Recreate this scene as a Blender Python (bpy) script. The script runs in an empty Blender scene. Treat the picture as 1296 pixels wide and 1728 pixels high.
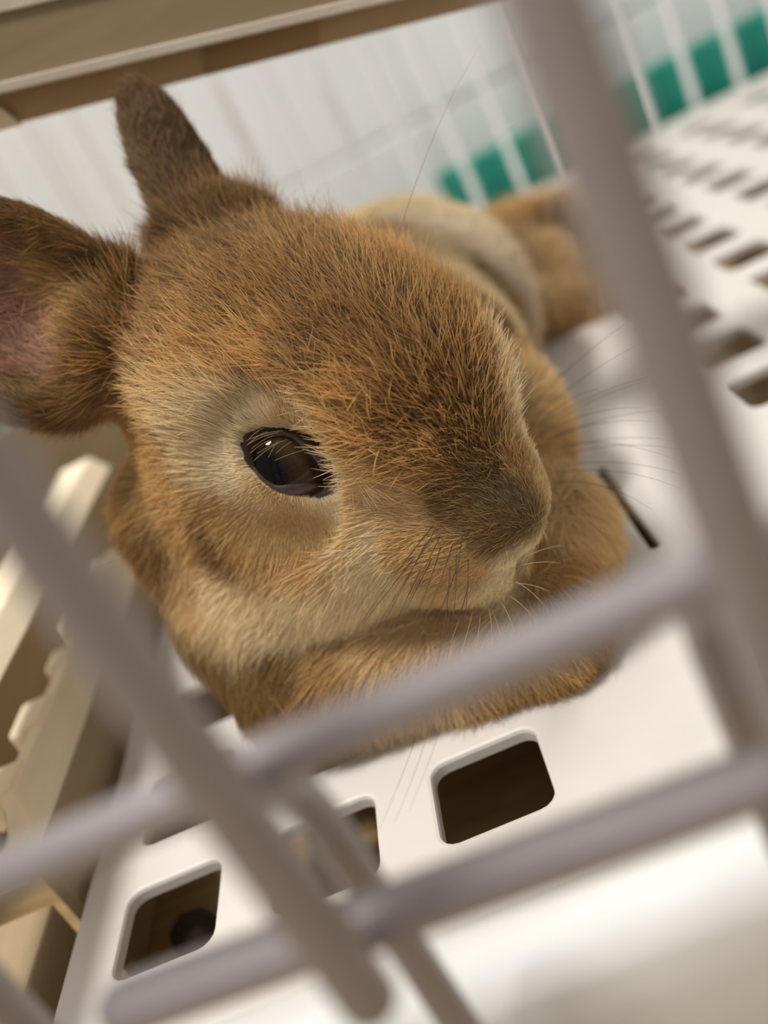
import bpy, bmesh, math, random
import numpy as np
from mathutils import Vector, Matrix
from mathutils.bvhtree import BVHTree

S = 0.001                      # everything below is laid out in millimetres
FUR = True
rng = np.random.default_rng(7)
random.seed(7)
scene = bpy.context.scene
col = scene.collection

# ------------------------------------------------------------------ camera
FPX = 1600.0
def cam_axes(ps, th, ph):
    f = np.array([math.sin(ps)*math.cos(th), math.cos(ps)*math.cos(th), -math.sin(th)])
    r = np.array([math.cos(ps), -math.sin(ps), 0.0]); d = np.cross(f, r)
    return r*math.cos(ph)-d*math.sin(ph), r*math.sin(ph)+d*math.cos(ph), f
CR, CD, CF = cam_axes(*np.radians([-7.7, 23.8, -27.9]))
CH = 97.0
CP = np.array([0.0, 0.0, CH])
def ray(x, y): return (x-648)/FPX*CR + (y-864)/FPX*CD + CF
def on_plane(x, y, ax, val):
    v = ray(x, y); return CP + v*((val-CP[ax])/v[ax])
def at(x, y, d): return CP + ray(x, y)*d
camd = bpy.data.cameras.new('camera')
camd.sensor_fit = 'VERTICAL'; camd.sensor_height = 24.0
camd.lens = FPX/1728*24.0
camd.clip_start = 0.005; camd.clip_end = 50
camd.dof.use_dof = True
camd.dof.focus_distance = 0.136
camd.dof.aperture_fstop = camd.lens/3.9
cam = bpy.data.objects.new('camera', camd); col.objects.link(cam)
cam.matrix_world = Matrix(((CR[0], -CD[0], -CF[0], CP[0]*S), (CR[1], -CD[1], -CF[1], CP[1]*S),
                           (CR[2], -CD[2], -CF[2], CP[2]*S), (0, 0, 0, 1)))
scene.camera = cam

# ------------------------------------------------------------------ light
world = bpy.data.worlds.new('room_light'); scene.world = world; world.use_nodes = True
wb = world.node_tree.nodes['Background']
wb.inputs[0].default_value = (1.0, 0.955, 0.90, 1); wb.inputs[1].default_value = 0.44
ld = bpy.data.lights.new('ceiling_lamp', 'AREA'); ld.shape = 'DISK'; ld.size = 0.34
ld.energy = 27; ld.color = (1.0, 0.965, 0.92)
lo = bpy.data.objects.new('ceiling_lamp', ld); col.objects.link(lo)
lo.location = (-0.42, -0.08, 1.60)
lo.rotation_euler = (Vector((0, .2, 0))-lo.location).to_track_quat('-Z', 'Y').to_euler()
scene.view_settings.view_transform = 'Standard'
scene.view_settings.look = 'None'
scene.view_settings.exposure = 0.0
scene.view_settings.gamma = 1.0
scene.view_settings.use_curve_mapping = False

# ------------------------------------------------------------------ helpers
def tag(o, label=None, cat=None, group=None, kind=None):
    if label: o['label'] = label
    if cat: o['category'] = cat
    if group: o['group'] = group
    if kind: o['kind'] = kind
    return o
def empty(name, loc=(0, 0, 0)):
    o = bpy.data.objects.new(name, None); col.objects.link(o)
    o.empty_display_size = 0.02; o.location = Vector(loc)*S
    return o
def link(name, me, mat, parent=None, smooth=False):
    o = bpy.data.objects.new(name, me); col.objects.link(o)
    if mat: me.materials.append(mat)
    if smooth:
        me.polygons.foreach_set('use_smooth', [True]*len(me.polygons))
    if parent is not None:
        o.parent = parent
        o.matrix_parent_inverse = Matrix.Translation(parent.location).inverted()
    return o
def mesh(name, verts, faces):
    me = bpy.data.meshes.new(name)
    me.from_pydata([tuple(np.asarray(v)*S) for v in verts], [], faces); me.update()
    return me
def from_bm(name, bm, mat, parent=None, smooth=False):
    bmesh.ops.scale(bm, vec=(S, S, S), verts=bm.verts)
    bmesh.ops.recalc_face_normals(bm, faces=bm.faces)
    me = bpy.data.meshes.new(name); bm.to_mesh(me); bm.free()
    return link(name, me, mat, parent, smooth)
def box_bm(x0, x1, y0, y1, z0, z1, bev=0.0, seg=2):
    bm = bmesh.new()
    bmesh.ops.create_cube(bm, size=1.0)
    for v in bm.verts:
        v.co = Vector(((x0+x1)/2+v.co.x*(x1-x0), (y0+y1)/2+v.co.y*(y1-y0), (z0+z1)/2+v.co.z*(z1-z0)))
    if bev > 0:
        bmesh.ops.bevel(bm, geom=bm.edges[:], offset=bev, segments=seg, affect='EDGES', profile=0.5)
    return bm
def hexa_bm(p, bev=0.0):
    """p: 8 corners, bottom loop then top loop"""
    bm = bmesh.new(); v = [bm.verts.new(tuple(q)) for q in p]
    for f in ((3, 2, 1, 0), (4, 5, 6, 7), (0, 1, 5, 4), (1, 2, 6, 5), (2, 3, 7, 6), (3, 0, 4, 7)):
        bm.faces.new([v[i] for i in f])
    if bev > 0: bmesh.ops.bevel(bm, geom=bm.edges[:], offset=bev, segments=2, affect='EDGES', profile=0.5)
    return bm
def tube_bm(pts, rad, n=20, cap=True):
    """round wire through points, domed ends"""
    bm = bmesh.new(); pts = [Vector(p) for p in pts]
    st = []
    d0 = (pts[0]-pts[1]).normalized(); d1 = (pts[-1]-pts[-2]).normalized()
    for a in (0.02, 0.4, 0.75): st.append((pts[0]+d0*rad*math.cos(a*math.pi/2), rad*math.sin(a*math.pi/2)))
    for p in pts: st.append((p, rad))
    for a in (0.75, 0.4, 0.02): st.append((pts[-1]+d1*rad*math.cos(a*math.pi/2), rad*math.sin(a*math.pi/2)))
    rings = []
    t0 = (pts[1]-pts[0]).normalized()
    u = t0.orthogonal().normalized()
    for i, (p, r) in enumerate(st):
        a = st[max(i-1, 0)][0]; b = st[min(i+1, len(st)-1)][0]
        t = (b-a).normalized(); u = (u-t*u.dot(t)).normalized(); w = t.cross(u)
        rings.append([bm.verts.new(p+(u*math.cos(2*math.pi*k/n)+w*math.sin(2*math.pi*k/n))*r) for k in range(n)])
    for a, b in zip(rings, rings[1:]):
        for k in range(n): bm.faces.new((a[k], a[(k+1) % n], b[(k+1) % n], b[k]))
    bm.faces.new(rings[0][::-1]); bm.faces.new(rings[-1])
    return bm

# ------------------------------------------------------------------ materials
def mat_new(name):
    m = bpy.data.materials.new(name); m.use_nodes = True
    nt = m.node_tree; b = nt.nodes['Principled BSDF']
    return m, nt, b
def plain(name, rgb, rough=0.5, var=0.06, scale=60.0, spec=0.5, bump=0.0, coat=0.0):
    m, nt, b = mat_new(name)
    tc = nt.nodes.new('ShaderNodeTexCoord'); nz = nt.nodes.new('ShaderNodeTexNoise')
    nz.inputs['Scale'].default_value = scale; nz.inputs['Detail'].default_value = 5
    nt.links.new(tc.outputs['Object'], nz.inputs['Vector'])
    rp = nt.nodes.new('ShaderNodeValToRGB')
    rp.color_ramp.elements[0].position = 0.3; rp.color_ramp.elements[1].position = 0.7
    rp.color_ramp.elements[0].color = (*[c*(1-var) for c in rgb], 1)
    rp.color_ramp.elements[1].color = (*[min(1, c*(1+var)) for c in rgb], 1)
    nt.links.new(nz.outputs['Fac'], rp.inputs['Fac']); nt.links.new(rp.outputs['Color'], b.inputs['Base Color'])
    b.inputs['Roughness'].default_value = rough
    b.inputs['Specular IOR Level'].default_value = spec
    b.inputs['Coat Weight'].default_value = coat
    if bump:
        bp = nt.nodes.new('ShaderNodeBump'); bp.inputs['Strength'].default_value = bump; bp.inputs['Distance'].default_value = 0.0005
        nt.links.new(nz.outputs['Fac'], bp.inputs['Height']); nt.links.new(bp.outputs['Normal'], b.inputs['Normal'])
    return m
def wood(name, c0, c1, axis='X', rough=0.6, scale=40.0, stretch=12.0):
    m, nt, b = mat_new(name)
    tc = nt.nodes.new('ShaderNodeTexCoord'); mp = nt.nodes.new('ShaderNodeMapping')
    sc = [stretch, stretch, stretch]; sc['XYZ'.index(axis)] = 1.0
    mp.inputs['Scale'].default_value = sc
    nt.links.new(tc.outputs['Object'], mp.inputs['Vector'])
    nz = nt.nodes.new('ShaderNodeTexNoise'); nz.inputs['Scale'].default_value = scale
    nz.inputs['Detail'].default_value = 8; nz.inputs['Roughness'].default_value = 0.62; nz.inputs['Distortion'].default_value = 0.6
    nt.links.new(mp.outputs['Vector'], nz.inputs['Vector'])
    n2 = nt.nodes.new('ShaderNodeTexNoise'); n2.inputs['Scale'].default_value = scale*0.5; n2.inputs['Detail'].default_value = 3
    nt.links.new(tc.outputs['Object'], n2.inputs['Vector'])
    mx = nt.nodes.new('ShaderNodeMath'); mx.operation = 'MULTIPLY_ADD'; mx.inputs[1].default_value = 0.6
    nt.links.new(nz.outputs['Fac'], mx.inputs[0])
    m2 = nt.nodes.new('ShaderNodeMath'); m2.operation = 'MULTIPLY'; m2.inputs[1].default_value = 0.4
    nt.links.new(n2.outputs['Fac'], m2.inputs[0]); nt.links.new(m2.outputs[0], mx.inputs[2])
    rp = nt.nodes.new('ShaderNodeValToRGB')
    rp.color_ramp.elements[0].position = 0.32; rp.color_ramp.elements[1].position = 0.68
    rp.color_ramp.elements[0].color = (*c0, 1); rp.color_ramp.elements[1].color = (*c1, 1)
    nt.links.new(mx.outputs[0], rp.inputs['Fac']); nt.links.new(rp.outputs['Color'], b.inputs['Base Color'])
    b.inputs['Roughness'].default_value = rough
    bp = nt.nodes.new('ShaderNodeBump'); bp.inputs['Strength'].default_value = 0.25; bp.inputs['Distance'].default_value = 0.0004
    nt.links.new(nz.outputs['Fac'], bp.inputs['Height']); nt.links.new(bp.outputs['Normal'], b.inputs['Normal'])
    return m
M = dict(
    wire=plain('mauve_grey_coated_wire', (0.34, 0.305, 0.31), 0.38, 0.03, 300),  # even mauve-grey base, darker than the back wires
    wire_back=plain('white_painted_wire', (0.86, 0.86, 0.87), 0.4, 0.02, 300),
    plastic=plain('cream_white_plastic', (0.68, 0.645, 0.60), 0.42, 0.025, 90, bump=0.02),
    tray=plain('white_tray_plastic', (0.84, 0.84, 0.82), 0.4, 0.03, 50),
    tile=plain('glazed_white_tile', (0.93, 0.95, 0.955), 0.22, 0.02, 14),
    grout=plain('grey_grout', (0.82, 0.82, 0.80), 0.9, 0.1, 400),
    teal=plain('teal_plastic', (0.012, 0.30, 0.225), 0.5, 0.06, 40),
    teal_light=plain('light_teal_plastic', (0.05, 0.50, 0.42), 0.5, 0.06, 40),
    wood_floor=wood('brown_wood_board', (0.22, 0.14, 0.055), (0.42, 0.29, 0.125), 'X', 0.6, 45, 7),
    wood_ramp=wood('tan_pine_board', (0.19, 0.135, 0.066), (0.25, 0.18, 0.092), 'X', 0.65, 20, 9),
    wood_plank=wood('light_pine_plank', (0.42, 0.29, 0.15), (0.52, 0.37, 0.20), 'X', 0.65, 20, 9),
    wood_edge=wood('worn_pale_edge', (0.55, 0.47, 0.37), (0.74, 0.66, 0.56), 'X', 0.8, 60, 5),
    wood_batten=wood('brown_batten', (0.30, 0.18, 0.07), (0.38, 0.235, 0.10), 'X', 0.6, 30, 8),
    wood_slat=wood('pale_pine_slat', (0.84, 0.70, 0.48), (0.92, 0.80, 0.60), 'Y', 0.55, 30, 8),
    wood_dull=wood('dull_brown_board', (0.32, 0.235, 0.135), (0.42, 0.32, 0.19), 'Y', 0.7, 30, 6),
    wood_red=wood('reddish_board', (0.30, 0.17, 0.09), (0.42, 0.26, 0.15), 'Y', 0.7, 40, 6),
    dropping=plain('dark_dropping', (0.035, 0.022, 0.012), 0.8, 0.3, 900, bump=0.4),
)

# ------------------------------------------------------------------ setting
wall = link('wall_back', mesh('wall_back', [(-900, 599.4, -60), (1100, 599.4, -60), (1100, 599.4, 1500), (-900, 599.4, 1500),
            (-900, 640, -60), (1100, 640, -60), (1100, 640, 1500), (-900, 640, 1500)],
            [(0, 1, 2, 3), (5, 4, 7, 6), (1, 5, 6, 2), (4, 0, 3, 7), (3, 2, 6, 7), (0, 4, 5, 1)]), M['grout'])
tag(wall, 'white glazed tile wall behind the cage', kind='structure')
tile_me = None
for ix in range(-4, 5):
    for iz in range(-1, 4):
        if tile_me is None:
            bm = box_bm(0, 197, 598, 606, 0, 147, 1.2, 2)
            t = from_bm('tile', bm, M['tile'], wall); tile_me = t.data
        else:
            t = bpy.data.objects.new('tile', tile_me); col.objects.link(t); t.parent = wall
        t.location = Vector((50+ix*200.0, random.uniform(-.4, .4), 51+iz*150.0 - (50 if iz < 0 else 0)))*S
        if iz < 0: t.scale.z = 0.0; t.scale.z = 1.0; t.location.z = (49-147-0.5)*S
ground = from_bm('floor', box_bm(-900, 1100, -700, 640, -75, -60), M['wood_floor'])
tag(ground, 'brown wooden room floor under the cage', kind='structure')

# ------------------------------------------------------------------ cage
cage = empty('rabbit_cage', (40, 280, -58))
tag(cage, 'white wire rabbit cage with thick coated front bars and a shallow tray', 'cage')
XA, XB, XP = 10.3, -22.7, 33.0
# door bars: in front of the rails
for k in (-2, -1, 0, 1, 2, 3, 4):
    x = XB+k*XP
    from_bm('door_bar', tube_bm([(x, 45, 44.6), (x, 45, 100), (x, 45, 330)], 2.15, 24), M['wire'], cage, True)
# two rails behind the door bars
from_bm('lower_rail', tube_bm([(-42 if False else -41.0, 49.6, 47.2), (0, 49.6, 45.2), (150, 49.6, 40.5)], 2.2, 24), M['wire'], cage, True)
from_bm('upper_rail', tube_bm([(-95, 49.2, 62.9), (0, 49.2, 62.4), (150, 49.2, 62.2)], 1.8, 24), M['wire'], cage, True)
# uprights of the fixed front panel behind the rails
for k in range(-3, 7):
    x = -23.8+k*XP
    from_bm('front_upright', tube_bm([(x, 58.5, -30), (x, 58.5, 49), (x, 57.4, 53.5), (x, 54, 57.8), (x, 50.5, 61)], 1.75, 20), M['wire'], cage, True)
# back panel
for k in range(-14, 16):
    x = 4+k*23.9
    from_bm('back_wire', tube_bm([(x, 516, -20), (x, 516, 330)], 2.3, 12), M['wire_back'], cage, True)
from_bm('back_rail', tube_bm([(-340, 520, 322), (380, 520, 322)], 2.6, 12), M['wire_back'], cage, True)
# tray: front lip, bottom and back lip
def lip(name, prof, x0, x1, mat):
    bm = bmesh.new(); a = [bm.verts.new((x0, y, z)) for y, z in prof]; b = [bm.verts.new((x1, y, z)) for y, z in prof]
    n = len(prof)
    for k in range(n): bm.faces.new((a[k], a[(k+1) % n], b[(k+1) % n], b[k]))
    bm.faces.new(a[::-1]); bm.faces.new(b)
    return from_bm(name, bm, mat, cage, True)
pf = [(79, -30), (77.5, 8), (75, 14.5), (71.5, 17.5), (68, 18.4), (64.5, 17.4), (62.8, 14.5), (62.4, 8), (62.2, -55), (79, -55)]
lip('tray_front_lip', pf, -94, 330, M['tray'])
from_bm('base_board', box_bm(-340, 330, 79.2, 512, -28, -22), M['wood_floor'], cage)

# ------------------------------------------------------------------ slotted plastic floor
def rrect(x0, x1, y0, y1, r, n=5):
    pts = []
    for cx, cy, a0 in ((x1-r, y1-r, 0), (x0+r, y1-r, 90), (x0+r, y0+r, 180), (x1-r, y0+r, 270)):
        for k in range(n):
            a = math.radians(a0+90*k/(n-1)); pts.append((cx+r*math.cos(a), cy+r*math.sin(a)))
    return pts
def floor_cell(bm, x0, x1, y0, y1, hole, r=2.6, th=2.4):
    if hole is None:
        bm.faces.new([bm.verts.new((x, y, 0)) for x, y in ((x0, y0), (x1, y0), (x1, y1), (x0, y1))])
        return
    hx0, hx1, hy0, hy1 = hole
    r = min(r, (hx1-hx0)*.48, (hy1-hy0)*.48)
    loops = []
    for off, z in ((0.7, 0.0), (0.2, -0.18), (0.0, -0.7), (0.0, -th)):
        loops.append([bm.verts.new((x, y, z)) for x, y in rrect(hx0-off, hx1+off, hy0-off, hy1+off, r+off)])
    n = len(loops[0])
    for a, b in zip(loops, loops[1:]):
        for k in range(n): bm.faces.new((a[k], a[(k+1) % n], b[(k+1) % n], b[k]))
    c = [bm.verts.new((x, y, 0)) for x, y in ((x1, y1), (x0, y1), (x0, y0), (x1, y0))]
    q = n//4
    for i in range(4):
        seg = loops[0][i*q:(i+1)*q]
        for k in range(q-1): bm.faces.new((seg[k], c[i], seg[k+1]))
        bm.faces.new((seg[-1], c[i], c[(i+1) % 4], loops[0][((i+1)*q) % n]))
bm = bmesh.new()
FX0, FX1, FY0, FY1 = -93.0, 262.0, 80.0, 511.0
xs = [(-84.0, -66.5), (-56.5, -39.0), (-29.0, -11.3), None, (55.0, 71.5), (85.5, 101.5), (116, 131.5), (147, 162), (178, 193), (208, 223), (238, 253)]
ys = [102.3 + 27.9*k for k in range(15)]
cb = [FX0, -61.5, -34, -4, 50, 78.5, 108.8, 139, 170, 200, 230, FX1]
rb = [FY0] + [y-5.2 for y in ys[1:]] + [FY1]
for i, xx in enumerate(xs):
    for j, y in enumerate(ys):
        hole = None
        if xx is not None and y+17.2 < FY1-4:
            hole = (xx[0], xx[1], y, y+17.2)
        if xx is None:
            if j == 2:
                pass
        floor_cell(bm, cb[i], cb[i+1], rb[j], rb[j+1], hole) if xx is not None else None
# middle plain strip with one narrow slit
floor_cell(bm, -4, 50, FY0, 151, None)
floor_cell(bm, -4, 50, 151, 192, (20.0, 21.9, 152, 191), 0.9)
floor_cell(bm, -4, 50, 192, FY1, None)
# rim round the panel
out = [(FX0, FY0), (FX1, FY0), (FX1, FY1), (FX0, FY1)]
for k in range(4):
    a, b = out[k], out[(k+1) % 4]
    bm.faces.new([bm.verts.new(p) for p in ((*a, 0), (*a, -3.2), (*b, -3.2), (*b, 0))])
fl = from_bm('slotted_floor_panel', bm, M['plastic'])
tag(fl, 'cream white plastic floor panel with rows of rounded square holes, inside the cage', 'floor panel')

# dropping under the left hole
bm = bmesh.new(); bmesh.ops.create_icosphere(bm, subdivisions=3, radius=4.6)
for v in bm.verts:
    n_ = v.co.normalized()
    v.co = Vector((-81.8, 123.6, -17.5)) + v.co*(1+0.06*math.sin(n_.x*7+1)*math.cos(n_.y*6)) 
o = from_bm('rabbit_dropping', bm, M['dropping'], None, True)
tag(o, 'dark round rabbit dropping on the brown board under a floor hole', 'dropping')

# ------------------------------------------------------------------ teal panels
o = from_bm('teal_board', box_bm(38, 480, 532, 546, -58, 25.5, 2.5, 3), M['teal'])
tag(o, 'long low teal plastic board behind the back wires, by the tile wall', 'board')
o = from_bm('teal_block', box_bm(-330, -238, 540, 580, -58, 22, 3, 3), M['teal_light'])
tag(o, 'small bright teal block standing beside the wooden rack', 'block')

# ------------------------------------------------------------------ wooden ramp, upper left
ramp = empty('wooden_ramp', (0, 215, 100))
tag(ramp, 'leaning tan wooden board with worn pale edges above the rabbit', 'board')
def P(x, y, Y): return on_plane(x, y, 1, Y)
fl_, fr_ = P(-150, 190, 194), P(1000, -82, 194)
rl_, rr_ = fl_+[0, 20, 1], fr_+[0, 20, 1]
tl_, tr_ = P(-150, 52, 196), P(1000, -215, 196)
up = np.array([0, 6.0, 12.0])
from_bm('board', hexa_bm([fl_, fr_, rr_, rl_, tl_, tr_, tr_+[0, 20, 0], tl_+[0, 20, 0]], 0.0), M['wood_ramp'], ramp)
def strip(name, a, b, c, d, off, mat, par):
    off = np.array(off, float)
    from_bm(name, hexa_bm([a, b, c, d, a+off, b+off, c+off, d+off], 0.25), mat, par)
e0, e1 = P(-150, 176, 193), P(1000, -96, 193)
strip('worn_edge', fl_+[0, -.8, -.4], fr_+[0, -.8, -.4], fr_+[0, 1.2, -.4], fl_+[0, 1.2, -.4], (0, 0, 1.9), M['wood_edge'], ramp)
strip('worn_edge', tl_+[0, -.8, -.5], tr_+[0, -.8, -.5], tr_+[0, 1.5, -.5], tl_+[0, 1.5, -.5], (0, 0, 3.2), M['wood_edge'], ramp)
lp = [P(-150, 252, 201), P(1000, -40, 201), P(1000, -90, 201), P(-150, 196, 201)]
from_bm('lower_plank', hexa_bm(lp+[p+[0, 10, 0] for p in lp]), M['wood_plank'], ramp)
bp = [P(350, 126, 200.2), P(538, 78, 200.2), P(538, 30, 200.2), P(350, 74, 200.2)]
from_bm('batten', hexa_bm(bp+[p+[0, 3, 0] for p in bp]), M['wood_batten'], ramp)
strip('end_block', P(-60, 236, 199), P(36, 211, 199), P(0, 180, 199), P(-60, 192, 199), (0, 1.5, 0), M['wood_slat'], ramp)

for bx_, bz_ in ((-62.0, 128.0), (-22.0, 118.0)):
    from_bm('bracket_arm', box_bm(bx_-4, bx_+4, 210, 513.4, 152, 160, 0.6), M['wood_plank'], ramp)
    from_bm('bracket_post', box_bm(bx_-4, bx_+4, 209.5, 216, bz_, 160, 0.6), M['wood_plank'], ramp)

# ------------------------------------------------------------------ wooden rack on the left
rack = empty('wooden_rack', (-110, 200, -22))
tag(rack, 'wooden slatted rack with scalloped pale rails along the left side of the floor', 'rack')
from_bm('back_board', box_bm(-150, -146, 92, 470, -21.7, 44, 0.6), M['wood_dull'], rack)
from_bm('lower_board', box_bm(-98, -95.2, 124, 262, -21.7, 12.5, 0.4), M['wood_dull'], rack)
def chamfered(y0, y1, z0, z1, xb, xt, xf):
    return hexa_bm([(xb, y0, z0), (xf, y0, z0), (xf, y1, z0), (xb, y1, z0), (xb, y0, z1), (xt, y0, z1), (xt, y1, z1), (xb, y1, z1)], 0.5)
from_bm('upper_slat', chamfered(66, 243, 34.8, 40.0, -105.5, -96.6, -92.8), M['wood_slat'], rack)
def notched():
    prof = [(223, 12.8), (223, 20.2)]
    cy, cz, r = 124.2, 22.2, 7.0
    for k in range(11):
        a = math.radians(18+k*11.5); prof.append((cy+r*math.cos(a), cz-r*math.sin(a)))
    prof += [(116, 12.8)]
    bm = bmesh.new(); fx = lambda z: -93.2-(z-10.8)/9.4*3.6
    a = [bm.verts.new((fx(z), y, z)) for y, z in prof]; b = [bm.verts.new((-99.5, y, z)) for y, z in prof]
    n = len(prof)
    for k in range(n): bm.faces.new((a[k], a[(k+1) % n], b[(k+1) % n], b[k]))
    bm.faces.new(a[::-1]); bm.faces.new(b)
    bmesh.ops.triangulate(bm, faces=[f for f in bm.faces if len(f.verts) > 4])
    return bm
from_bm('lower_slat', notched(), M['wood_slat'], rack)
for y0, y1, w in ((189, 221, 5), (171, 179, 3.4), (150, 161, 5.2), (131.5, 141, 5.6)):
    from_bm('slat_tooth', box_bm(-99.4-w, -97.0, y0, y1, 12.5, 20.6, 1.3, 3), M['wood_slat'], rack)
from_bm('base_block', box_bm(-146, -98.6, 66, 123, -21.7, 2.0, 0.6), M['wood_dull'], rack)

#RABBIT
# ------------------------------------------------------------------ rabbit: frame of the head
def nrm(v): v = np.asarray(v, float); return v/np.linalg.norm(v)
EYE = at(488, 776, 139.5)                       # front of the right eyeball
HL = nrm([0.72, 0.68, -0.10])
HF = np.array([0.62, -0.60, -0.50]); HF = nrm(HF-HL*HF.dot(HL))
HU = np.cross(HF, HL)
HM = EYE + 19.0*HL                              # midpoint between the eyes
HB = np.stack([HF, HL, HU])                     # rows
def h2w(f, l, u): return HM + f*HF + l*HL + u*HU

# signed distance field on a grid
VX = 0.85
G0 = np.array([-120.0, 86.0, -1.0]); G1 = np.array([84.0, 352.0, 132.0])
NX, NY, NZ = [int(math.ceil(v)) for v in (G1-G0)/VX]
field = np.full((NX, NY, NZ), 30.0, np.float32)
def local(lo, hi, pad):
    i0 = np.maximum(((lo-pad-G0)/VX).astype(int), 0); i1 = np.minimum(((hi+pad-G0)/VX).astype(int)+2, [NX, NY, NZ])
    sl = tuple(slice(a, b) for a, b in zip(i0, i1))
    g = [(G0[a]+VX*np.arange(i0[a], i1[a])).astype(np.float32) for a in range(3)]
    return sl, g
def smin(a, b, k):
    h = np.clip(0.5+0.5*(b-a)/k, 0, 1)
    return b*(1-h)+a*h-k*h*(1-h)
def d_ell(g, c, R, r):
    """R rows = axes"""
    dx = (g[0]-c[0])[:, None, None]; dy = (g[1]-c[1])[None, :, None]; dz = (g[2]-c[2])[None, None, :]
    k0 = 0; k1 = 0
    for a in range(3):
        q = dx*R[a][0]+dy*R[a][1]+dz*R[a][2]
        k0 = k0+(q/r[a])**2; k1 = k1+(q/r[a]**2)**2
    k0 = np.sqrt(k0); k1 = np.sqrt(k1)+1e-6
    return k0*(k0-1)/k1
def ell(c, r, R=None, k=6.0, mode='add'):
    c = np.asarray(c, float); R = np.eye(3) if R is None else R
    m = np.sqrt(((np.asarray(R)*np.asarray(r)[:, None])**2).sum(0))
    sl, g = local(c-m, c+m, k+4)
    d = d_ell(g, c, R, r).astype(np.float32)
    field[sl] = smin(field[sl], d, k) if mode == 'add' else -smin(-field[sl], d, k)
def cone(a, b, ra, rb, k=6.0):
    a = np.asarray(a, float); b = np.asarray(b, float); m = max(ra, rb)
    sl, g = local(np.minimum(a, b)-m, np.maximum(a, b)+m, k+4)
    ab = b-a; L2 = ab@ab
    dx = (g[0]-a[0])[:, None, None]; dy = (g[1]-a[1])[None, :, None]; dz = (g[2]-a[2])[None, None, :]
    t = np.clip((dx*ab[0]+dy*ab[1]+dz*ab[2])/L2, 0, 1)
    d = np.sqrt((dx-t*ab[0])**2+(dy-t*ab[1])**2+(dz-t*ab[2])**2)-(ra+(rb-ra)*t)
    field[sl] = smin(field[sl], d.astype(np.float32), k)
def hell(f, l, u, r, k=6.0, mode='add', tilt=0.0):
    """ellipsoid in the head frame, pitched by tilt degrees (nose down positive)"""
    c_, s_ = math.cos(math.radians(tilt)), math.sin(math.radians(tilt))
    R = np.stack([HF*c_-HU*s_, HL, HU*c_+HF*s_])
    ell(h2w(f, l, u), r, R, k, mode)

# torso lying behind the head, belly turned to the right
ell((-29, 184, 31), (36, 32, 30), k=8)                     # chest and shoulders
ell((-16, 215, 31), (32, 44, 31), k=18)                    # ribs
ell((-6, 258, 30), (33, 40, 30.5), k=18)                     # belly and loin
ell((-4, 294, 22), (26, 28, 22), k=14)                      # rump
ell((-36, 158, 23), (29, 22, 22), k=9)                     # throat and dewlap
# head
hell(-17, 0, -1.8, (28, 21.5, 19.0), 6)
hell(-2, 0, 1.2, (22, 16.0, 14.0), 7)
hell(11, 0, -2.5, (18, 11.5, 11), 6, tilt=18)
hell(21.5, 0, -8.5, (10.5, 10.5, 9.0), 5)
for s in (-1, 1):
    hell(-6, s*11, -19, (21, 12.5, 15), 9)
    hell(-22, s*13, -13, (15, 12, 16.5), 10)
    hell(7, s*6.5, -14, (15, 9, 9), 5)
    hell(-15, s*15.5, -3, (12, 6.5, 11), 7)
    hell(18, s*4.6, -12.5, (9.5, 7.6, 7.8), 4)
hell(13, 0, -20, (14, 10, 9), 5)
hell(22, 0, -17.5, (8, 8.5, 6.5), 4)
ell(at(292, 880, 172), (6, 10, 11), k=9)
ell(at(600, 1110, 168), (20, 12, 8), k=8)
ell(at(880, 715, 196), (7, 12, 12), k=8)
# fore legs: left one folded out to the right, right one under the chest
cone((-6, 178, 22), (2, 152, 12), 13, 10, 8)
cone((2, 152, 12), (-4, 132, 8), 10, 7.5, 6)
cone((-4, 132, 8), (-20, 134, 7), 7.5, 6.5, 5)
cone((-44, 168, 22), (-46, 150, 12), 14, 11, 8)
cone((-46, 150, 12), (-30, 139, 8), 10, 7.5, 6)
# hind legs stretched out to the right
ell((37, 301, 16), (15, 18, 15), k=5)
cone((34, 304, 27), (51, 297, 26), 7.5, 6.5, 2)
cone((36, 292, 9), (52, 290, 8), 8, 7, 2)
cone((42, 292, 17), (53, 291, 17), 5, 4.5, 1.5)
# tail
ell((-6, 328, 30), (10, 11, 10), k=5)
# ears: flattened cups
EARS = {}
def ear(name, base, tip, face, width, thick, k=4.0, cup=0.55, shift=0.0):
    base = np.asarray(base, float); tip = np.asarray(tip, float)
    A = nrm(tip-base); W = nrm(np.cross(A, face)); N = np.cross(W, A)
    if N@np.asarray(face) < 0: N = -N
    Ln = np.linalg.norm(tip-base); c = (base+tip)/2 - A*Ln*shift
    R = np.stack([A, W, N])
    r = (Ln*0.55, width/2, thick)
    sl, g = local(c-Ln*0.6-4, c+Ln*0.6+4, 6)
    outer = d_ell(g, c, R, r)
    inner = d_ell(g, c+N*thick*0.85+A*2.0, R, (Ln*0.53, width/2*0.93, thick*1.0))
    d = np.maximum(outer, -inner)
    field[sl] = smin(field[sl], d.astype(np.float32), k)
    cone(base-A*5, base+A*Ln*0.16, width*0.27, width*0.20, 5)
    EARS[name] = (c, A, W, N, Ln, width, thick)
toward = -CF
ear('right', at(225, 605, 158), at(-230, 440, 146), nrm(toward*1.0+np.array([-.1, -.2, .25])), 33, 8.5)
ear('left', at(362, 450, 166), at(236, 160, 171), nrm(-toward*0.35+np.array([-0.9, 0.1, 0.2])), 17, 5.5)
cone(at(395, 430, 166), at(318, 300, 169), 6.5, 2.5, 5)
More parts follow.
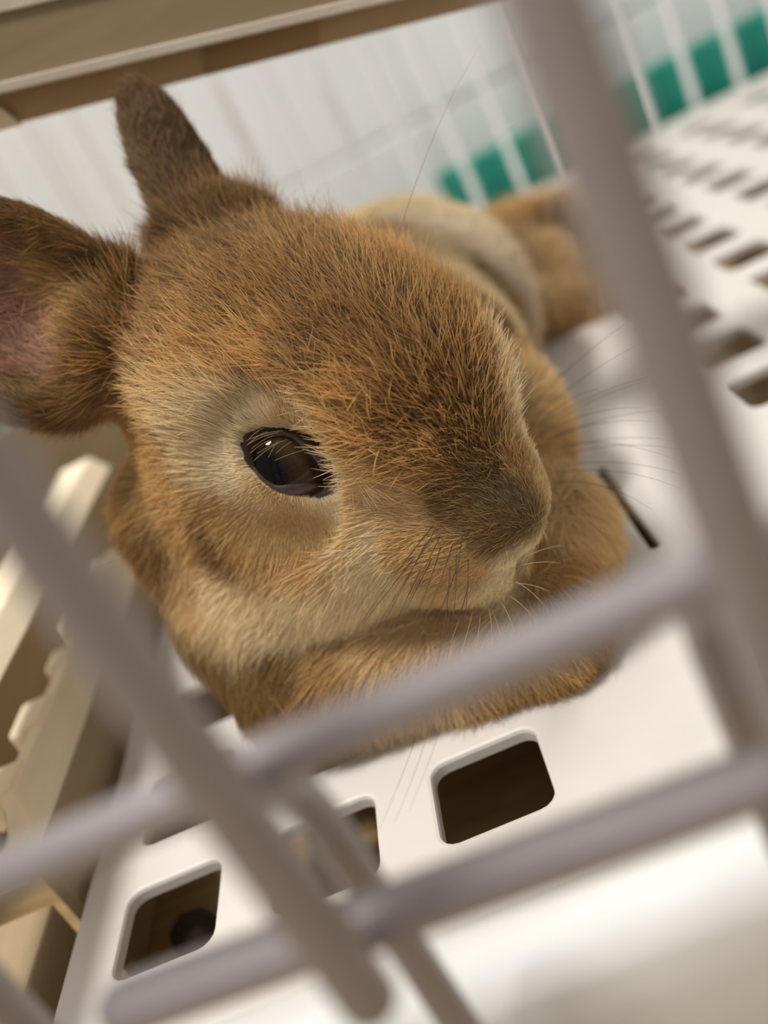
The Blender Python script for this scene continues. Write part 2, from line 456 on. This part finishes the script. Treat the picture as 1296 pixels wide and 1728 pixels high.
# eye sockets
EAX = nrm(-0.93*HL+0.16*HF+0.22*HU)             # outward axis of the right eye
EAXL = nrm(0.93*HL+0.16*HF+0.22*HU)
ER = 7.6
EC = at(487, 779, 139.5+ER-0.9)
ECL = EC + HL*2*((HM-EC)@HL)
EYEF = []
EDIR = nrm(at(494, 779, 100.0)-CP)*-1.0
ELONG = nrm((at(579, 818, 139)-at(416, 752, 139))); ELONG = nrm(ELONG-EDIR*(ELONG@EDIR))
for c, mir in ((EC, 0), (ECL, 1)):
    d_, a_ = (EDIR, ELONG) if not mir else (EDIR-2*HL*(EDIR@HL), ELONG-2*HL*(ELONG@HL))
    ell(c, (ER+0.45,)*3, k=5.0)
    off = (at(498, 780, 139)-at(487, 779, 139)); off = off if not mir else off-2*HL*(off@HL)
    ell(c+d_*(ER+0.6)+off, (8.4, 4.9, 4.8), np.stack([a_, np.cross(d_, a_), d_]), 0.7, 'cut')
    EYEF.append((c, (a_, np.cross(d_, a_), d_, off)))
# mouth cleft and nostrils
hell(31.0, 0, -16.0, (6, 0.9, 4.5), 1.5, 'cut')
for s in (-1, 1): hell(30.2, s*3.4, -9.0, (2.2, 1.6, 1.0), 1.0, 'cut', tilt=-20)
# flat underneath
zz = (G0[2]+VX*np.arange(NZ)).astype(np.float32)[None, None, :]
field = np.maximum(field, 0.6-zz)

def surface_nets(F):
    nx, ny, nz = F.shape; ins = F < 0
    c = np.zeros((nx-1, ny-1, nz-1), np.uint8)
    for i in (0, 1):
        for j in (0, 1):
            for k in (0, 1): c += ins[i:nx-1+i, j:ny-1+j, k:nz-1+k]
    act = np.argwhere((c > 0) & (c < 8))
    idx = -np.ones(c.shape, np.int64); idx[tuple(act.T)] = np.arange(len(act))
    acc = np.zeros((len(act), 3)); cnt = np.zeros(len(act))
    cor = [(i, j, k) for i in (0, 1) for j in (0, 1) for k in (0, 1)]
    for a in cor:
        for ax in range(3):
            if a[ax]: continue
            b = list(a); b[ax] = 1
            fa = F[tuple((act+a).T)]; fb = F[tuple((act+b).T)]
            m = (fa < 0) != (fb < 0)
            t = np.where(m, fa/(fa-fb+1e-12), 0)
            p = np.array(a, float)[None, :].repeat(len(act), 0); p[:, ax] += t
            acc[m] += p[m]; cnt[m] += 1
    V = G0+VX*(act+acc/cnt[:, None])
    faces = []
    for ax in range(3):
        s0 = [slice(None)]*3; s1 = [slice(None)]*3; s0[ax] = slice(0, -1); s1[ax] = slice(1, None)
        m = ins[tuple(s0)] != ins[tuple(s1)]
        e = np.argwhere(m); u, v = [(1, 2), (2, 0), (0, 1)][ax]
        ok = (e[:, u] > 0) & (e[:, v] > 0) & (e[:, u] < F.shape[u]-1) & (e[:, v] < F.shape[v]-1); e = e[ok]
        flip = ins[tuple(s0)][tuple(e.T)]
        q = []
        for du, dv in ((-1, -1), (0, -1), (0, 0), (-1, 0)):
            w = e.copy(); w[:, u] += du; w[:, v] += dv; q.append(idx[tuple(w.T)])
        q = np.stack(q, 1); q[~flip] = q[~flip][:, ::-1]
        faces.append(q)
    return V, np.concatenate(faces)
BV, BFc = surface_nets(field)
keep = (BFc >= 0).all(1); BFc = BFc[keep]
# a little smoothing
def smooth_mesh(V, Fc, it, lam):
    e = np.concatenate([Fc[:, [0, 1]], Fc[:, [1, 2]], Fc[:, [2, 3]], Fc[:, [3, 0]]])
    n = len(V)
    for _ in range(it):
        s = np.zeros_like(V); c = np.zeros(n)
        for a, b in ((0, 1), (1, 0)):
            for x in range(3): s[:, x] += np.bincount(e[:, a], V[e[:, b], x], n)
            c += np.bincount(e[:, a], minlength=n)
        V = V+lam*(s/np.maximum(c, 1)[:, None]-V)
    return V
BV = smooth_mesh(BV, BFc, 3, 0.5)
BV[:, 2] = np.maximum(BV[:, 2], 0.05)
rabbit = empty('rabbit', (-10, 200, 0))
tag(rabbit, 'young orange and cream rabbit lying on the plastic floor, head turned to the front bars', 'rabbit')
me = bpy.data.meshes.new('body')
me.from_pydata((BV*S).tolist(), [], BFc.tolist()); me.update()
skin, nt, b = mat_new('rabbit_skin')
an = nt.nodes.new('ShaderNodeAttribute'); an.attribute_name = 'coat'
nt.links.new(an.outputs['Color'], b.inputs['Base Color'])
b.inputs['Roughness'].default_value = 0.9; b.inputs['Specular IOR Level'].default_value = 0.1
b.inputs['Subsurface Weight'].default_value = 0.0
body = link('body', me, skin, rabbit, True)
BN = np.zeros((len(BV), 3), np.float32); me.vertices.foreach_get('normal', BN.ravel()) if False else None
nbuf = np.zeros(len(BV)*3, np.float32); me.vertices.foreach_get('normal', nbuf); BN = nbuf.reshape(-1, 3).astype(float)
bvh = BVHTree.FromPolygons(BV.tolist(), BFc.tolist())
def cast(x, y):
    d = nrm(ray(x, y)); h = bvh.ray_cast(Vector(CP), Vector(d))
    if h[0] is None:
        h = bvh.find_nearest(Vector(at(x, y, 140)))
    return np.array(h[0])
# ------------------------------------------------------------------ coat colours with some painted shade: marks placed on the skin in 3-D
DB = (.155, .085, .031); OB = (.250, .140, .050); OR = (.54, .335, .135); LO = (.79, .58, .31)
CM = (.92, .765, .50); WH = (.90, .79, .64); GB = (.185, .120, .052); PK = (.50, .28, .19); EB = (.15, .082, .036); TA = (.68, .45, .195)
marks = [(450, 420, DB), (600, 430, OB), (700, 480, OB), (330, 480, DB), (260, 520, OB), (520, 520, OB), (420, 560, OB), (650, 600, OB), (780, 650, OB), (800, 720, OB),
         (700, 720, OB), (560, 640, OB), (740, 560, OB), (840, 580, OB), (620, 680, OR), (640, 740, OR), (720, 790, OR), (800, 770, OB),
         (330, 680, LO), (420, 695, CM), (370, 715, CM), (280, 720, OR), (510, 690, LO), (545, 735, CM), (590, 790, CM), (565, 840, CM), (640, 820, LO), (440, 850, LO), (390, 790, CM),
         (230, 640, OB), (220, 700, OR), (230, 800, OR), (300, 820, TA), (330, 880, TA), (400, 880, TA), (480, 880, TA), (540, 900, TA), (600, 870, LO), (340, 960, LO), (400, 980, CM), (460, 1030, CM), (550, 1010, CM), (640, 960, CM), (640, 910, CM), (700, 1000, CM),
         (250, 920, OB), (270, 1000, OB), (330, 1080, OB), (400, 1140, OB), (480, 1110, OB), (500, 1160, OB), (580, 1110, OR), (660, 1090, LO), (740, 1090, LO),
         (840, 820, GB), (870, 850, GB), (880, 790, OR), (780, 850, OB), (850, 900, OB), (880, 880, OB), (760, 940, TA), (700, 920, TA), (800, 960, TA), (700, 860, LO), (770, 1010, LO), (840, 985, CM), (870, 930, CM),
         (882, 640, LO), (892, 690, LO), (868, 600, OR), (845, 640, OB), (250, 560, OB), (260, 610, OB), (310, 600, OB), (360, 620, OR), (420, 640, OR), (480, 640, OR), (900, 740, OR),
         (60, 540, PK), (100, 600, PK), (20, 600, PK), (20, 480, PK), (-60, 480, PK), (-120, 450, PK), (120, 420, OB), (60, 370, OB), (190, 470, DB), (180, 560, OB), (150, 510, OR), (90, 470, OR), (120, 560, OR), (110, 690, OB), (170, 660, OB), (40, 670, OB), (-100, 640, OB),
         (235, 150, EB), (250, 200, EB), (290, 280, EB), (330, 340, EB), (270, 340, DB), (390, 370, DB),  # left ear: backlit shade put into the coat as darker brown
         (935, 660, CM), (960, 690, CM),
         (960, 720, CM), (960, 800, LO), (960, 880, LO), (980, 960, OR), (1010, 1000, OB), (920, 960, OR), (940, 1100, OR), (880, 1180, OR), (1000, 1150, OR), (780, 1180, OR)]
back_marks = [(560, 345, OR), (600, 345, LO), (660, 370, CM), (720, 400, WH), (780, 370, CM), (740, 470, CM), (700, 430, CM), (812, 490, OB), (850, 560, CM), (830, 520, CM), (770, 430, WH), (640, 330, LO),
         (860, 350, LO), (900, 380, OR), (920, 430, LO), (900, 490, LO), (960, 500, OR), (950, 360, LO), (900, 530, OR), (880, 440, OB), (940, 390, OB), (940, 460, LO)]  # hind legs: darker marks along the crease paint its shade into the coat
def cast_far(x, y, y0=196.0):
    d = nrm(ray(x, y)); p = on_plane(x, y, 1, y0); h = bvh.ray_cast(Vector(p), Vector(d))
    if h[0] is None: h = bvh.find_nearest(Vector(on_plane(x, y, 1, 280.0)))
    return np.array(h[0])
MP = np.array([cast(x, y) for x, y, c in marks]+[cast_far(x, y) for x, y, c in back_marks])
MC = np.array([c for x, y, c in marks+back_marks])
def coat(p):
    out = np.zeros((len(p), 3))
    for i in range(0, len(p), 40000):
        q = p[i:i+40000]
        d2 = ((q[:, None, :]-MP[None])**2).sum(2)
        w = 1/(d2+6.0)**3
        out[i:i+40000] = (w@MC)/w.sum(1)[:, None]
    return out
me.attributes.new('coat', 'FLOAT_COLOR', 'POINT')
vc = np.ones((len(BV), 4), np.float32); vc[:, :3] = coat(BV)*0.75
for c, (a_, b_, d_, off) in EYEF:                # dark skin of the lids
    q = BV-c-off; ins_ = (q@a_/8.5)**2+(q@b_/4.7)**2
    vc[(np.linalg.norm(BV-c, axis=1) < ER+4) & (q@d_ > 0) & (ins_ < 1.0), :3] = (.055, .032, .028)
me.attributes['coat'].data.foreach_set('color', vc.ravel())

# ------------------------------------------------------------------ eyes and lids
def eye_material():
    m, nt, b = mat_new('dark_eye')
    tc = nt.nodes.new('ShaderNodeTexCoord'); sx = nt.nodes.new('ShaderNodeSeparateXYZ')
    nt.links.new(tc.outputs['Object'], sx.inputs[0])
    rp = nt.nodes.new('ShaderNodeValToRGB'); cr = rp.color_ramp
    mr = nt.nodes.new('ShaderNodeMapRange'); mr.inputs['From Min'].default_value = 0.0; mr.inputs['From Max'].default_value = ER*S
    nt.links.new(sx.outputs['Z'], mr.inputs['Value']); nt.links.new(mr.outputs[0], rp.inputs['Fac'])
    cr.elements[0].position = 0.0; cr.elements[0].color = (.05, .03, .02, 1)
    cr.elements[1].position = 0.86; cr.elements[1].color = (.002, .002, .002, 1)
    for pos, c in ((.45, (.03, .018, .01, 1)), (.62, (.045, .028, .014, 1)), (.80, (.02, .012, .007, 1))):
        e = cr.elements.new(pos); e.color = c
    nt.links.new(rp.outputs['Color'], b.inputs['Base Color'])
    b.inputs['Roughness'].default_value = 0.04; b.inputs['Specular IOR Level'].default_value = 0.2
    return m
M['eye'] = eye_material()
M['lid'] = plain('dark_eyelid_skin', (.055, .030, .026), 0.3, .25, 900, bump=.15)
lid_px = [(416.6, 749.7), (430.8, 740), (455.7, 735.5), (478.7, 733.7), (496.5, 740.8), (514, 756.8), (532, 774.5), (549.7, 801), (566, 812), (579, 817),
          (556, 817), (535.5, 814), (514, 816), (489, 819), (468, 820), (452, 813), (438, 800), (425.5, 782), (418, 767)]
def sph_hit(x, y, c, R):
    d = nrm(ray(x, y)); oc = CP-c; b_ = oc@d; q = b_*b_-(oc@oc-R*R)
    if q < 0:
        p = CP+d*(-b_); return c+nrm(p-c)*R
    return CP+d*(-b_-math.sqrt(q))
def basis(ax):
    u = nrm(np.cross(ax, HU)); return np.stack([u, np.cross(ax, u), ax])
lid3 = [sph_hit(x, y, EC, ER+0.15)-EC for x, y in lid_px]
# dense closed outline
def dense(pts, n):
    pts = np.array(pts); q = []
    N = len(pts)
    for k in range(N):
        p0, p1, p2, p3 = pts[k-1], pts[k], pts[(k+1) % N], pts[(k+2) % N]
        for t in np.arange(n)/n:
            q.append(0.5*((2*p1)+(-p0+p2)*t+(2*p0-5*p1+4*p2-p3)*t*t+(-p0+3*p1-3*p2+p3)*t**3))
    return np.array(q)
lid3 = dense(lid3, 4)
def build_eye(c, ax, mirror):
    bm = bmesh.new(); bmesh.ops.create_uvsphere(bm, u_segments=64, v_segments=32, radius=ER*S)
    m_ = bpy.data.meshes.new('eye'); bm.to_mesh(m_); bm.free()
    e = bpy.data.objects.new('eye', m_); col.objects.link(e); m_.materials.append(M['eye'])
    m_.polygons.foreach_set('use_smooth', [True]*len(m_.polygons))
    R = basis(ax)
    mw = Matrix(((R[0][0], R[1][0], R[2][0], c[0]*S), (R[0][1], R[1][1], R[2][1], c[1]*S), (R[0][2], R[1][2], R[2][2], c[2]*S), (0, 0, 0, 1)))
    e.parent = rabbit; e.matrix_parent_inverse = Matrix.Translation(rabbit.location).inverted(); e.matrix_basis = mw
    rim = lid3 if not mirror else lid3-2*np.outer(lid3@HL, HL)
    n = len(rim); mid = nrm(rim.mean(0)); V_ = []
    # lid: inner edge just above the eye, rolled edge, then a skirt that runs under the fur
    for ang, rad in ((-0.01, ER+.02), (0.01, ER+.26), (0.05, ER+.42), (0.13, ER+.5), (0.30, ER+.45), (0.6, ER+.1)):
        for p in rim:
            d = nrm(p); t = nrm(d-mid*(d@mid)); V_.append(c+rad*nrm(d*math.cos(ang)+t*math.sin(ang)))
    F_ = [(r*n+k, r*n+(k+1) % n, (r+1)*n+(k+1) % n, (r+1)*n+k) for r in range(5) for k in range(n)]
    o = link('eyelid', mesh('eyelid', V_, F_), M['lid'], rabbit, True)
build_eye(EC, EAX, False); build_eye(ECL, EAXL, True)

# ------------------------------------------------------------------ fur
tri = np.concatenate([BFc[:, [0, 1, 2]], BFc[:, [0, 2, 3]]])
A3 = BV[tri]; area = 0.5*np.linalg.norm(np.cross(A3[:, 1]-A3[:, 0], A3[:, 2]-A3[:, 0]), axis=1)
cen = A3.mean(1); tn = BN[tri].mean(1); tn /= np.linalg.norm(tn, axis=1)[:, None]+1e-9
def sst(a, b, x): t = np.clip((x-a)/(b-a), 0, 1); return t*t*(3-2*t)
def head_coords(p): return (p-HM)@HB.T
HC = h2w(-8, 0, -5)
def ear_w(p, name):
    c, A, W, N, Ln, wd, th = EARS[name]
    q = p-c; a, w, n_ = q@A, q@W, q@N
    return sst(-Ln*0.42, -Ln*0.25, a)*(np.abs(w) < wd*.62)*(np.abs(n_) < th*1.7), a, w, n_
NT = h2w(30, 0, -9)
def density(p, n):
    d = np.full(len(p), 30.0)
    far = sst(175, 225, p[:, 1]); d = d*(1-far)+9.0*far
    head = 1-sst(34, 46, np.linalg.norm(p-HC, axis=1)); d = np.maximum(d, 54*head)
    for nm in EARS:
        w, a, wv, nn = ear_w(p, nm); N = EARS[nm][3]
        inn = (w > .3) & (n@N > 0.25)
        d = np.where(inn, 5.0+22*sst(.22, .45, np.abs(wv)/EARS[nm][5]), np.where(w > .3, 34, d))
    for c, (a_, b_, d_, off) in EYEF:
        q = p-c-off; ins_ = (q@a_/8.3)**2+(q@b_/4.4)**2
        d = np.where((np.linalg.norm(p-c, axis=1) < ER+4) & (p@d_-c@d_ > 0) & (ins_ < 1.0), 0, d)
    d = np.where(p[:, 2] < 1.6, 1.0, d)
    return d
dens = density(cen, tn)
exp_n = dens*area; NH = int(exp_n.sum())
pick = rng.choice(len(tri), NH, p=exp_n/exp_n.sum())
r1 = np.sqrt(rng.random(NH)); r2 = rng.random(NH)
bw = np.stack([1-r1, r1*(1-r2), r1*r2], 1)
P0 = (A3[pick]*bw[:, :, None]).sum(1)
N0 = (BN[tri[pick]]*bw[:, :, None]).sum(1); N0 /= np.linalg.norm(N0, axis=1)[:, None]+1e-9
# the lids carry short hair too, up to their dark rims
LP = []; LN = []
for (c, mir) in ((EC, False), (ECL, True)):
    rim = lid3 if not mir else lid3-2*np.outer(lid3@HL, HL)
    mid = nrm(rim.mean(0)); n_l = 500
    kk = rng.integers(0, len(rim), n_l); fr = rng.random(n_l)[:, None]
    d = rim[kk]*(1-fr)+rim[(kk+1) % len(rim)]*fr; d /= np.linalg.norm(d, axis=1)[:, None]
    t = d-(d@mid)[:, None]*mid; t /= np.linalg.norm(t, axis=1)[:, None]
    an_ = rng.uniform(0.24, 0.36, n_l)[:, None]
    nn_ = d*np.cos(an_)+t*np.sin(an_); nn_ /= np.linalg.norm(nn_, axis=1)[:, None]
    LP.append(c+nn_*(ER+0.35)); LN.append(nn_)
P0 = np.concatenate([P0]+LP); N0 = np.concatenate([N0]+LN); NH = len(P0)
KP = 5
hc_ = head_coords(P0); f_, l_, u_ = hc_.T
hw = 1-sst(36, 50, np.linalg.norm(P0-HC, axis=1))
side = sst(2, 9, -u_-2+np.abs(l_)*0.15)
low = sst(12, 22, -u_)
flow_h = (-HF)[None]*(1.0-0.5*low)[:, None]+HU[None]*(0.25*(1-side)-0.75*side-0.5*low)[:, None]+HL[None]*(np.sign(l_)*0.25*(1-side))[:, None]
bodyflow = np.stack([0.15*np.ones(NH), np.where(P0[:, 1] > 165, 0.9, -0.1), np.where(P0[:, 1] > 165, -0.35, -1.0)], 1)
T = flow_h*hw[:, None]+bodyflow*(1-hw)[:, None]
ln = 4.6*hw + (1-hw)*(7.0+3.0*sst(180, 230, P0[:, 1]))
top = sst(-4, 6, u_)*hw
ln = ln + 2.0*top + 1.4*low*hw
d_nose = np.linalg.norm(P0-NT, axis=1)
ln = ln*(0.30+0.70*sst(5, 30, d_nose))
lift = 0.42+0.38*top
lift = lift*(1-0.3*(1-sst(4, 16, d_nose)))
d_eye = np.minimum(np.linalg.norm(P0-EC, axis=1), np.linalg.norm(P0-ECL, axis=1))
fm_ = np.maximum(sst(-2, 6, f_), sst(-3, 2, u_)*sst(-9, -4, f_)); ek = fm_*sst(ER+1.5, ER+9, d_eye)+(1-fm_)*sst(ER+0.3, ER+4, d_eye); ln = ln*(0.20+0.80*ek); lift = lift*(0.22+0.78*ek)
# hair grows away from the eye
for c, (a__, b__, ax_, off__) in EYEF:
    away = P0-c; away -= (away@ax_)[:, None]*ax_; away /= np.linalg.norm(away, axis=1)[:, None]+1e-6
    wgt = (1-sst(ER+1.5, ER+9, np.linalg.norm(P0-c, axis=1)))*5.0
    T = T+away*wgt[:, None]
for nm in EARS:
    w, a, wv, nn = ear_w(P0, nm); c, A, W, N, Ln, wd, th = EARS[nm]
    inn = (N0@N > 0.25)
    T = T*(1-w)[:, None]+(A[None]*0.8+W[None]*(np.sign(wv)*(-0.15))[:, None]*inn[:, None])*w[:, None]
    ln = ln*(1-w)+w*np.where(inn, 3.6, 3.4); lift = lift*(1-w)+w*0.35
def wav(p, k, s): 
    return np.sin(p@np.array([.9, .3, .2])*k+s)+np.sin(p@np.array([-.3, .8, .5])*k*1.3+2*s)+np.sin(p@np.array([.4, -.5, .8])*k*.8+3*s)
co = np.stack([wav(P0, .55, 1.0), wav(P0, .6, 2.3), wav(P0, .5, 4.1)], 1)*0.10
co2 = np.stack([wav(P0, 1.9, .4), wav(P0, 2.1, 1.7), wav(P0, 1.8, 5.2)], 1)*0.07
jit = rng.normal(0, 1, (NH, 3))*(0.20+0.10*top)[:, None]
T = T+co+co2+jit
T -= N0*(T*N0).sum(1)[:, None]; T /= np.linalg.norm(T, axis=1)[:, None]+1e-9
ln = ln*rng.uniform(0.65, 1.15, NH)
guard = (rng.random(NH) < 0.17) & (d_eye > ER+5)
ln = np.where(guard, ln*1.22, ln)
s_ = np.linspace(0, 1, KP)
D0 = T*np.cos(lift*1.25)[:, None]+N0*np.sin(lift*1.25)[:, None]
bend = (T*0.5-N0*0.55*(1-0.4*top)[:, None])+rng.normal(0, .16, (NH, 3))*(1+1.2*guard*top)[:, None]+np.array([0, 0, -.12])
PT = P0[:, None, :]+ln[:, None, None]*(D0[:, None, :]*s_[None, :, None]+0.5*bend[:, None, :]*(s_**2)[None, :, None])
PT[:, :, 2] = np.maximum(PT[:, :, 2], 0.15)
HCcol = coat(P0); lum_ = HCcol.mean(1); HCcol = HCcol*(1+(rng.uniform(0.62, 1.28, NH)-1)*(1.1-0.9*lum_))[:, None]
gb_ = (1.35+0.95*top)[:, None]
gb_ = 1+(gb_-1)*np.clip(1.05-1.7*lum_, 0.05, 1)[:, None]
HCcol = np.where(guard[:, None], HCcol*gb_+np.array([.02, .013, .005]), HCcol*(0.92-0.12*top)[:, None])
far = sst(190, 240, P0[:, 1])
rad0 = (0.044+0.012*top+0.045*far)*np.where(guard, 1.45, 1.0)
def fur_material():
    m = bpy.data.materials.new('rabbit_fur'); m.use_nodes = True; nt = m.node_tree; nt.nodes.clear()
    out_ = nt.nodes.new('ShaderNodeOutputMaterial')
    at_ = nt.nodes.new('ShaderNodeAttribute'); at_.attribute_name = 'hair_colour'
    hi = nt.nodes.new('ShaderNodeHairInfo')
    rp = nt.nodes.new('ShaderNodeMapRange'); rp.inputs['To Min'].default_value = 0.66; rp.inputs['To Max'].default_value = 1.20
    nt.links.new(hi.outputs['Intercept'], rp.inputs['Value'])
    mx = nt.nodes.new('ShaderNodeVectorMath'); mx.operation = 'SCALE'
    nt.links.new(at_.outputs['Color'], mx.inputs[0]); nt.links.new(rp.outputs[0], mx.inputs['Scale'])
    mn = nt.nodes.new('ShaderNodeVectorMath'); mn.operation = 'MINIMUM'; mn.inputs[1].default_value = (.99, .9, .7)
    nt.links.new(mx.outputs[0], mn.inputs[0]); mx = mn
    df = nt.nodes.new('ShaderNodeBsdfDiffuse'); tl = nt.nodes.new('ShaderNodeBsdfTranslucent')
    m1 = nt.nodes.new('ShaderNodeMixShader'); m1.inputs[0].default_value = 0.30
    nt.links.new(mx.outputs[0], df.inputs['Color']); nt.links.new(mx.outputs[0], tl.inputs['Color'])
    nt.links.new(df.outputs[0], m1.inputs[1]); nt.links.new(tl.outputs[0], m1.inputs[2])
    gl = nt.nodes.new('ShaderNodeBsdfHair'); gl.component = 'Reflection'
    gl.inputs['RoughnessU'].default_value = 0.35; gl.inputs['RoughnessV'].default_value = 0.7
    gl.inputs['Color'].default_value = (1.0, .86, .62, 1)
    m2 = nt.nodes.new('ShaderNodeMixShader'); m2.inputs[0].default_value = 0.045
    nt.links.new(m1.outputs[0], m2.inputs[1]); nt.links.new(gl.outputs[0], m2.inputs[2])
    nt.links.new(m2.outputs[0], out_.inputs[0])
    return m
def make_hair(name, pts, radii, colours, mat, parent):
    n, k = pts.shape[:2]
    hd = bpy.data.hair_curves.new(name); hd.add_curves([k]*n)
    hd.attributes['position'].data.foreach_set('vector', (pts*S).astype(np.float32).ravel())
    ra = hd.attributes.get('radius') or hd.attributes.new('radius', 'FLOAT', 'POINT')
    ra.data.foreach_set('value', (radii*S).astype(np.float32).ravel())
    ca = hd.attributes.new('hair_colour', 'FLOAT_COLOR', 'CURVE')
    c4 = np.ones((n, 4), np.float32); c4[:, :3] = np.clip(colours, 0, .95); ca.data.foreach_set('color', c4.ravel())
    hd.materials.append(mat)
    o = bpy.data.objects.new(name, hd); col.objects.link(o)
    o.parent = parent; o.matrix_parent_inverse = Matrix.Translation(parent.location).inverted()
    return o
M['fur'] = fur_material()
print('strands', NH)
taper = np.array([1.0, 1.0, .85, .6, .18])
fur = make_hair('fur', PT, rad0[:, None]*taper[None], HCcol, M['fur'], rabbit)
fur['kind'] = 'stuff'

# ------------------------------------------------------------------ whiskers
def whisk(root, tip, bow, r=0.07):
    k = 9; s = np.linspace(0, 1, k)[:, None]
    p = root[None]*(1-s)+tip[None]*s+np.asarray(bow)[None]*(4*s*(1-s))
    return p, r*np.linspace(1, .18, k)
wl = []
def W(rx, ry, tx, ty, td, bx=0.0, bz=0.0, r=0.075, c=(.10, .07, .05)):
    root = cast(rx, ry); p, rr = whisk(root, at(tx, ty, td), CR*bx-CD*bz, r); wl.append((p, rr, c))
for a in ((735, 882, 520, 1195, 122, -.5), (740, 885, 545, 1200, 120, .5), (745, 900, 590, 1195, 118, .5), (722, 910, 575, 1180, 121, .4), (730, 940, 610, 1170, 120, .3), (745, 920, 640, 1185, 119, .6),
          (765, 915, 660, 1175, 118, .6), (770, 960, 690, 1150, 119, .4), (780, 900, 716, 1190, 117, .7), (700, 940, 560, 1120, 122, .3), (710, 960, 630, 1130, 121, .2),
          (790, 990, 735, 1140, 118, .4), (770, 930, 665, 1390, 120, 2.2), (760, 950, 640, 1400, 121, 2.0), (790, 940, 690, 1370, 119, 2.0)):
    W(*a[:5], a[5], 0.4)
for a in ((800, 1020, 772, 1120), (820, 1015, 830, 1090), (835, 1005, 870, 1075), (845, 1000, 905, 1050), (850, 985, 930, 1000), (860, 960, 945, 950), (865, 950, 950, 920), (780, 1030, 745, 1120), (810, 1030, 800, 1100), (855, 975, 925, 1030), (825, 1020, 850, 1110)):
    W(*a, 125, 0.3, .5, .05, (.62, .50, .36))
for a in ((893, 690, 1082, 530), (897, 710, 1096, 573), (905, 722, 1010, 657), (903, 725, 1115, 632), (905, 735, 1105, 640), (905, 738, 1085, 688), (925, 745, 1145, 692), (910, 748, 1110, 712), (930, 755, 1140, 775), (930, 765, 1150, 745), (925, 775, 1165, 760), (930, 790, 1165, 805), (930, 800, 1150, 825), (925, 815, 1100, 860)):
    W(*a, 139, 0.5, 1.6, .065, (.07, .05, .04))
for a in ((700, 330, 806, 85, 150, 0, 3.5), (748, 365, 878, 205, 150, 0, 3), (785, 400, 960, 265, 150, 0, 3), (285, 893, 162, 958, 128, 0, -.6)):
    W(*a[:5], a[5], a[6], .05, (.22, .16, .10))
# lashes and brow hairs over the eye
for a in ((416, 752, 452, 728), (418, 750, 470, 730), (424, 758, 462, 735), (422, 765, 458, 742), (430, 768, 485, 742), (416, 745, 445, 722), (420, 742, 478, 727), (428, 778, 470, 748), (446, 786, 520, 758), (447, 783, 470, 742), (455, 776, 492, 745)):
    W(*a, 131.0, 0.1, .3, .042, (.62, .45, .22))
for a in ((425, 800, 395, 815), (440, 815, 405, 835), (450, 822, 415, 850), (462, 826, 435, 850), (480, 728, 520, 728)):
    W(*a, 134.0, 0.1, .2, .04, (.10, .07, .05))
wp = np.stack([w[0] for w in wl]); wr = np.stack([w[1] for w in wl]); wc = np.array([w[2] for w in wl])
wo = make_hair('whiskers', wp, wr, wc, M['fur'], rabbit)
wo['kind'] = 'stuff'
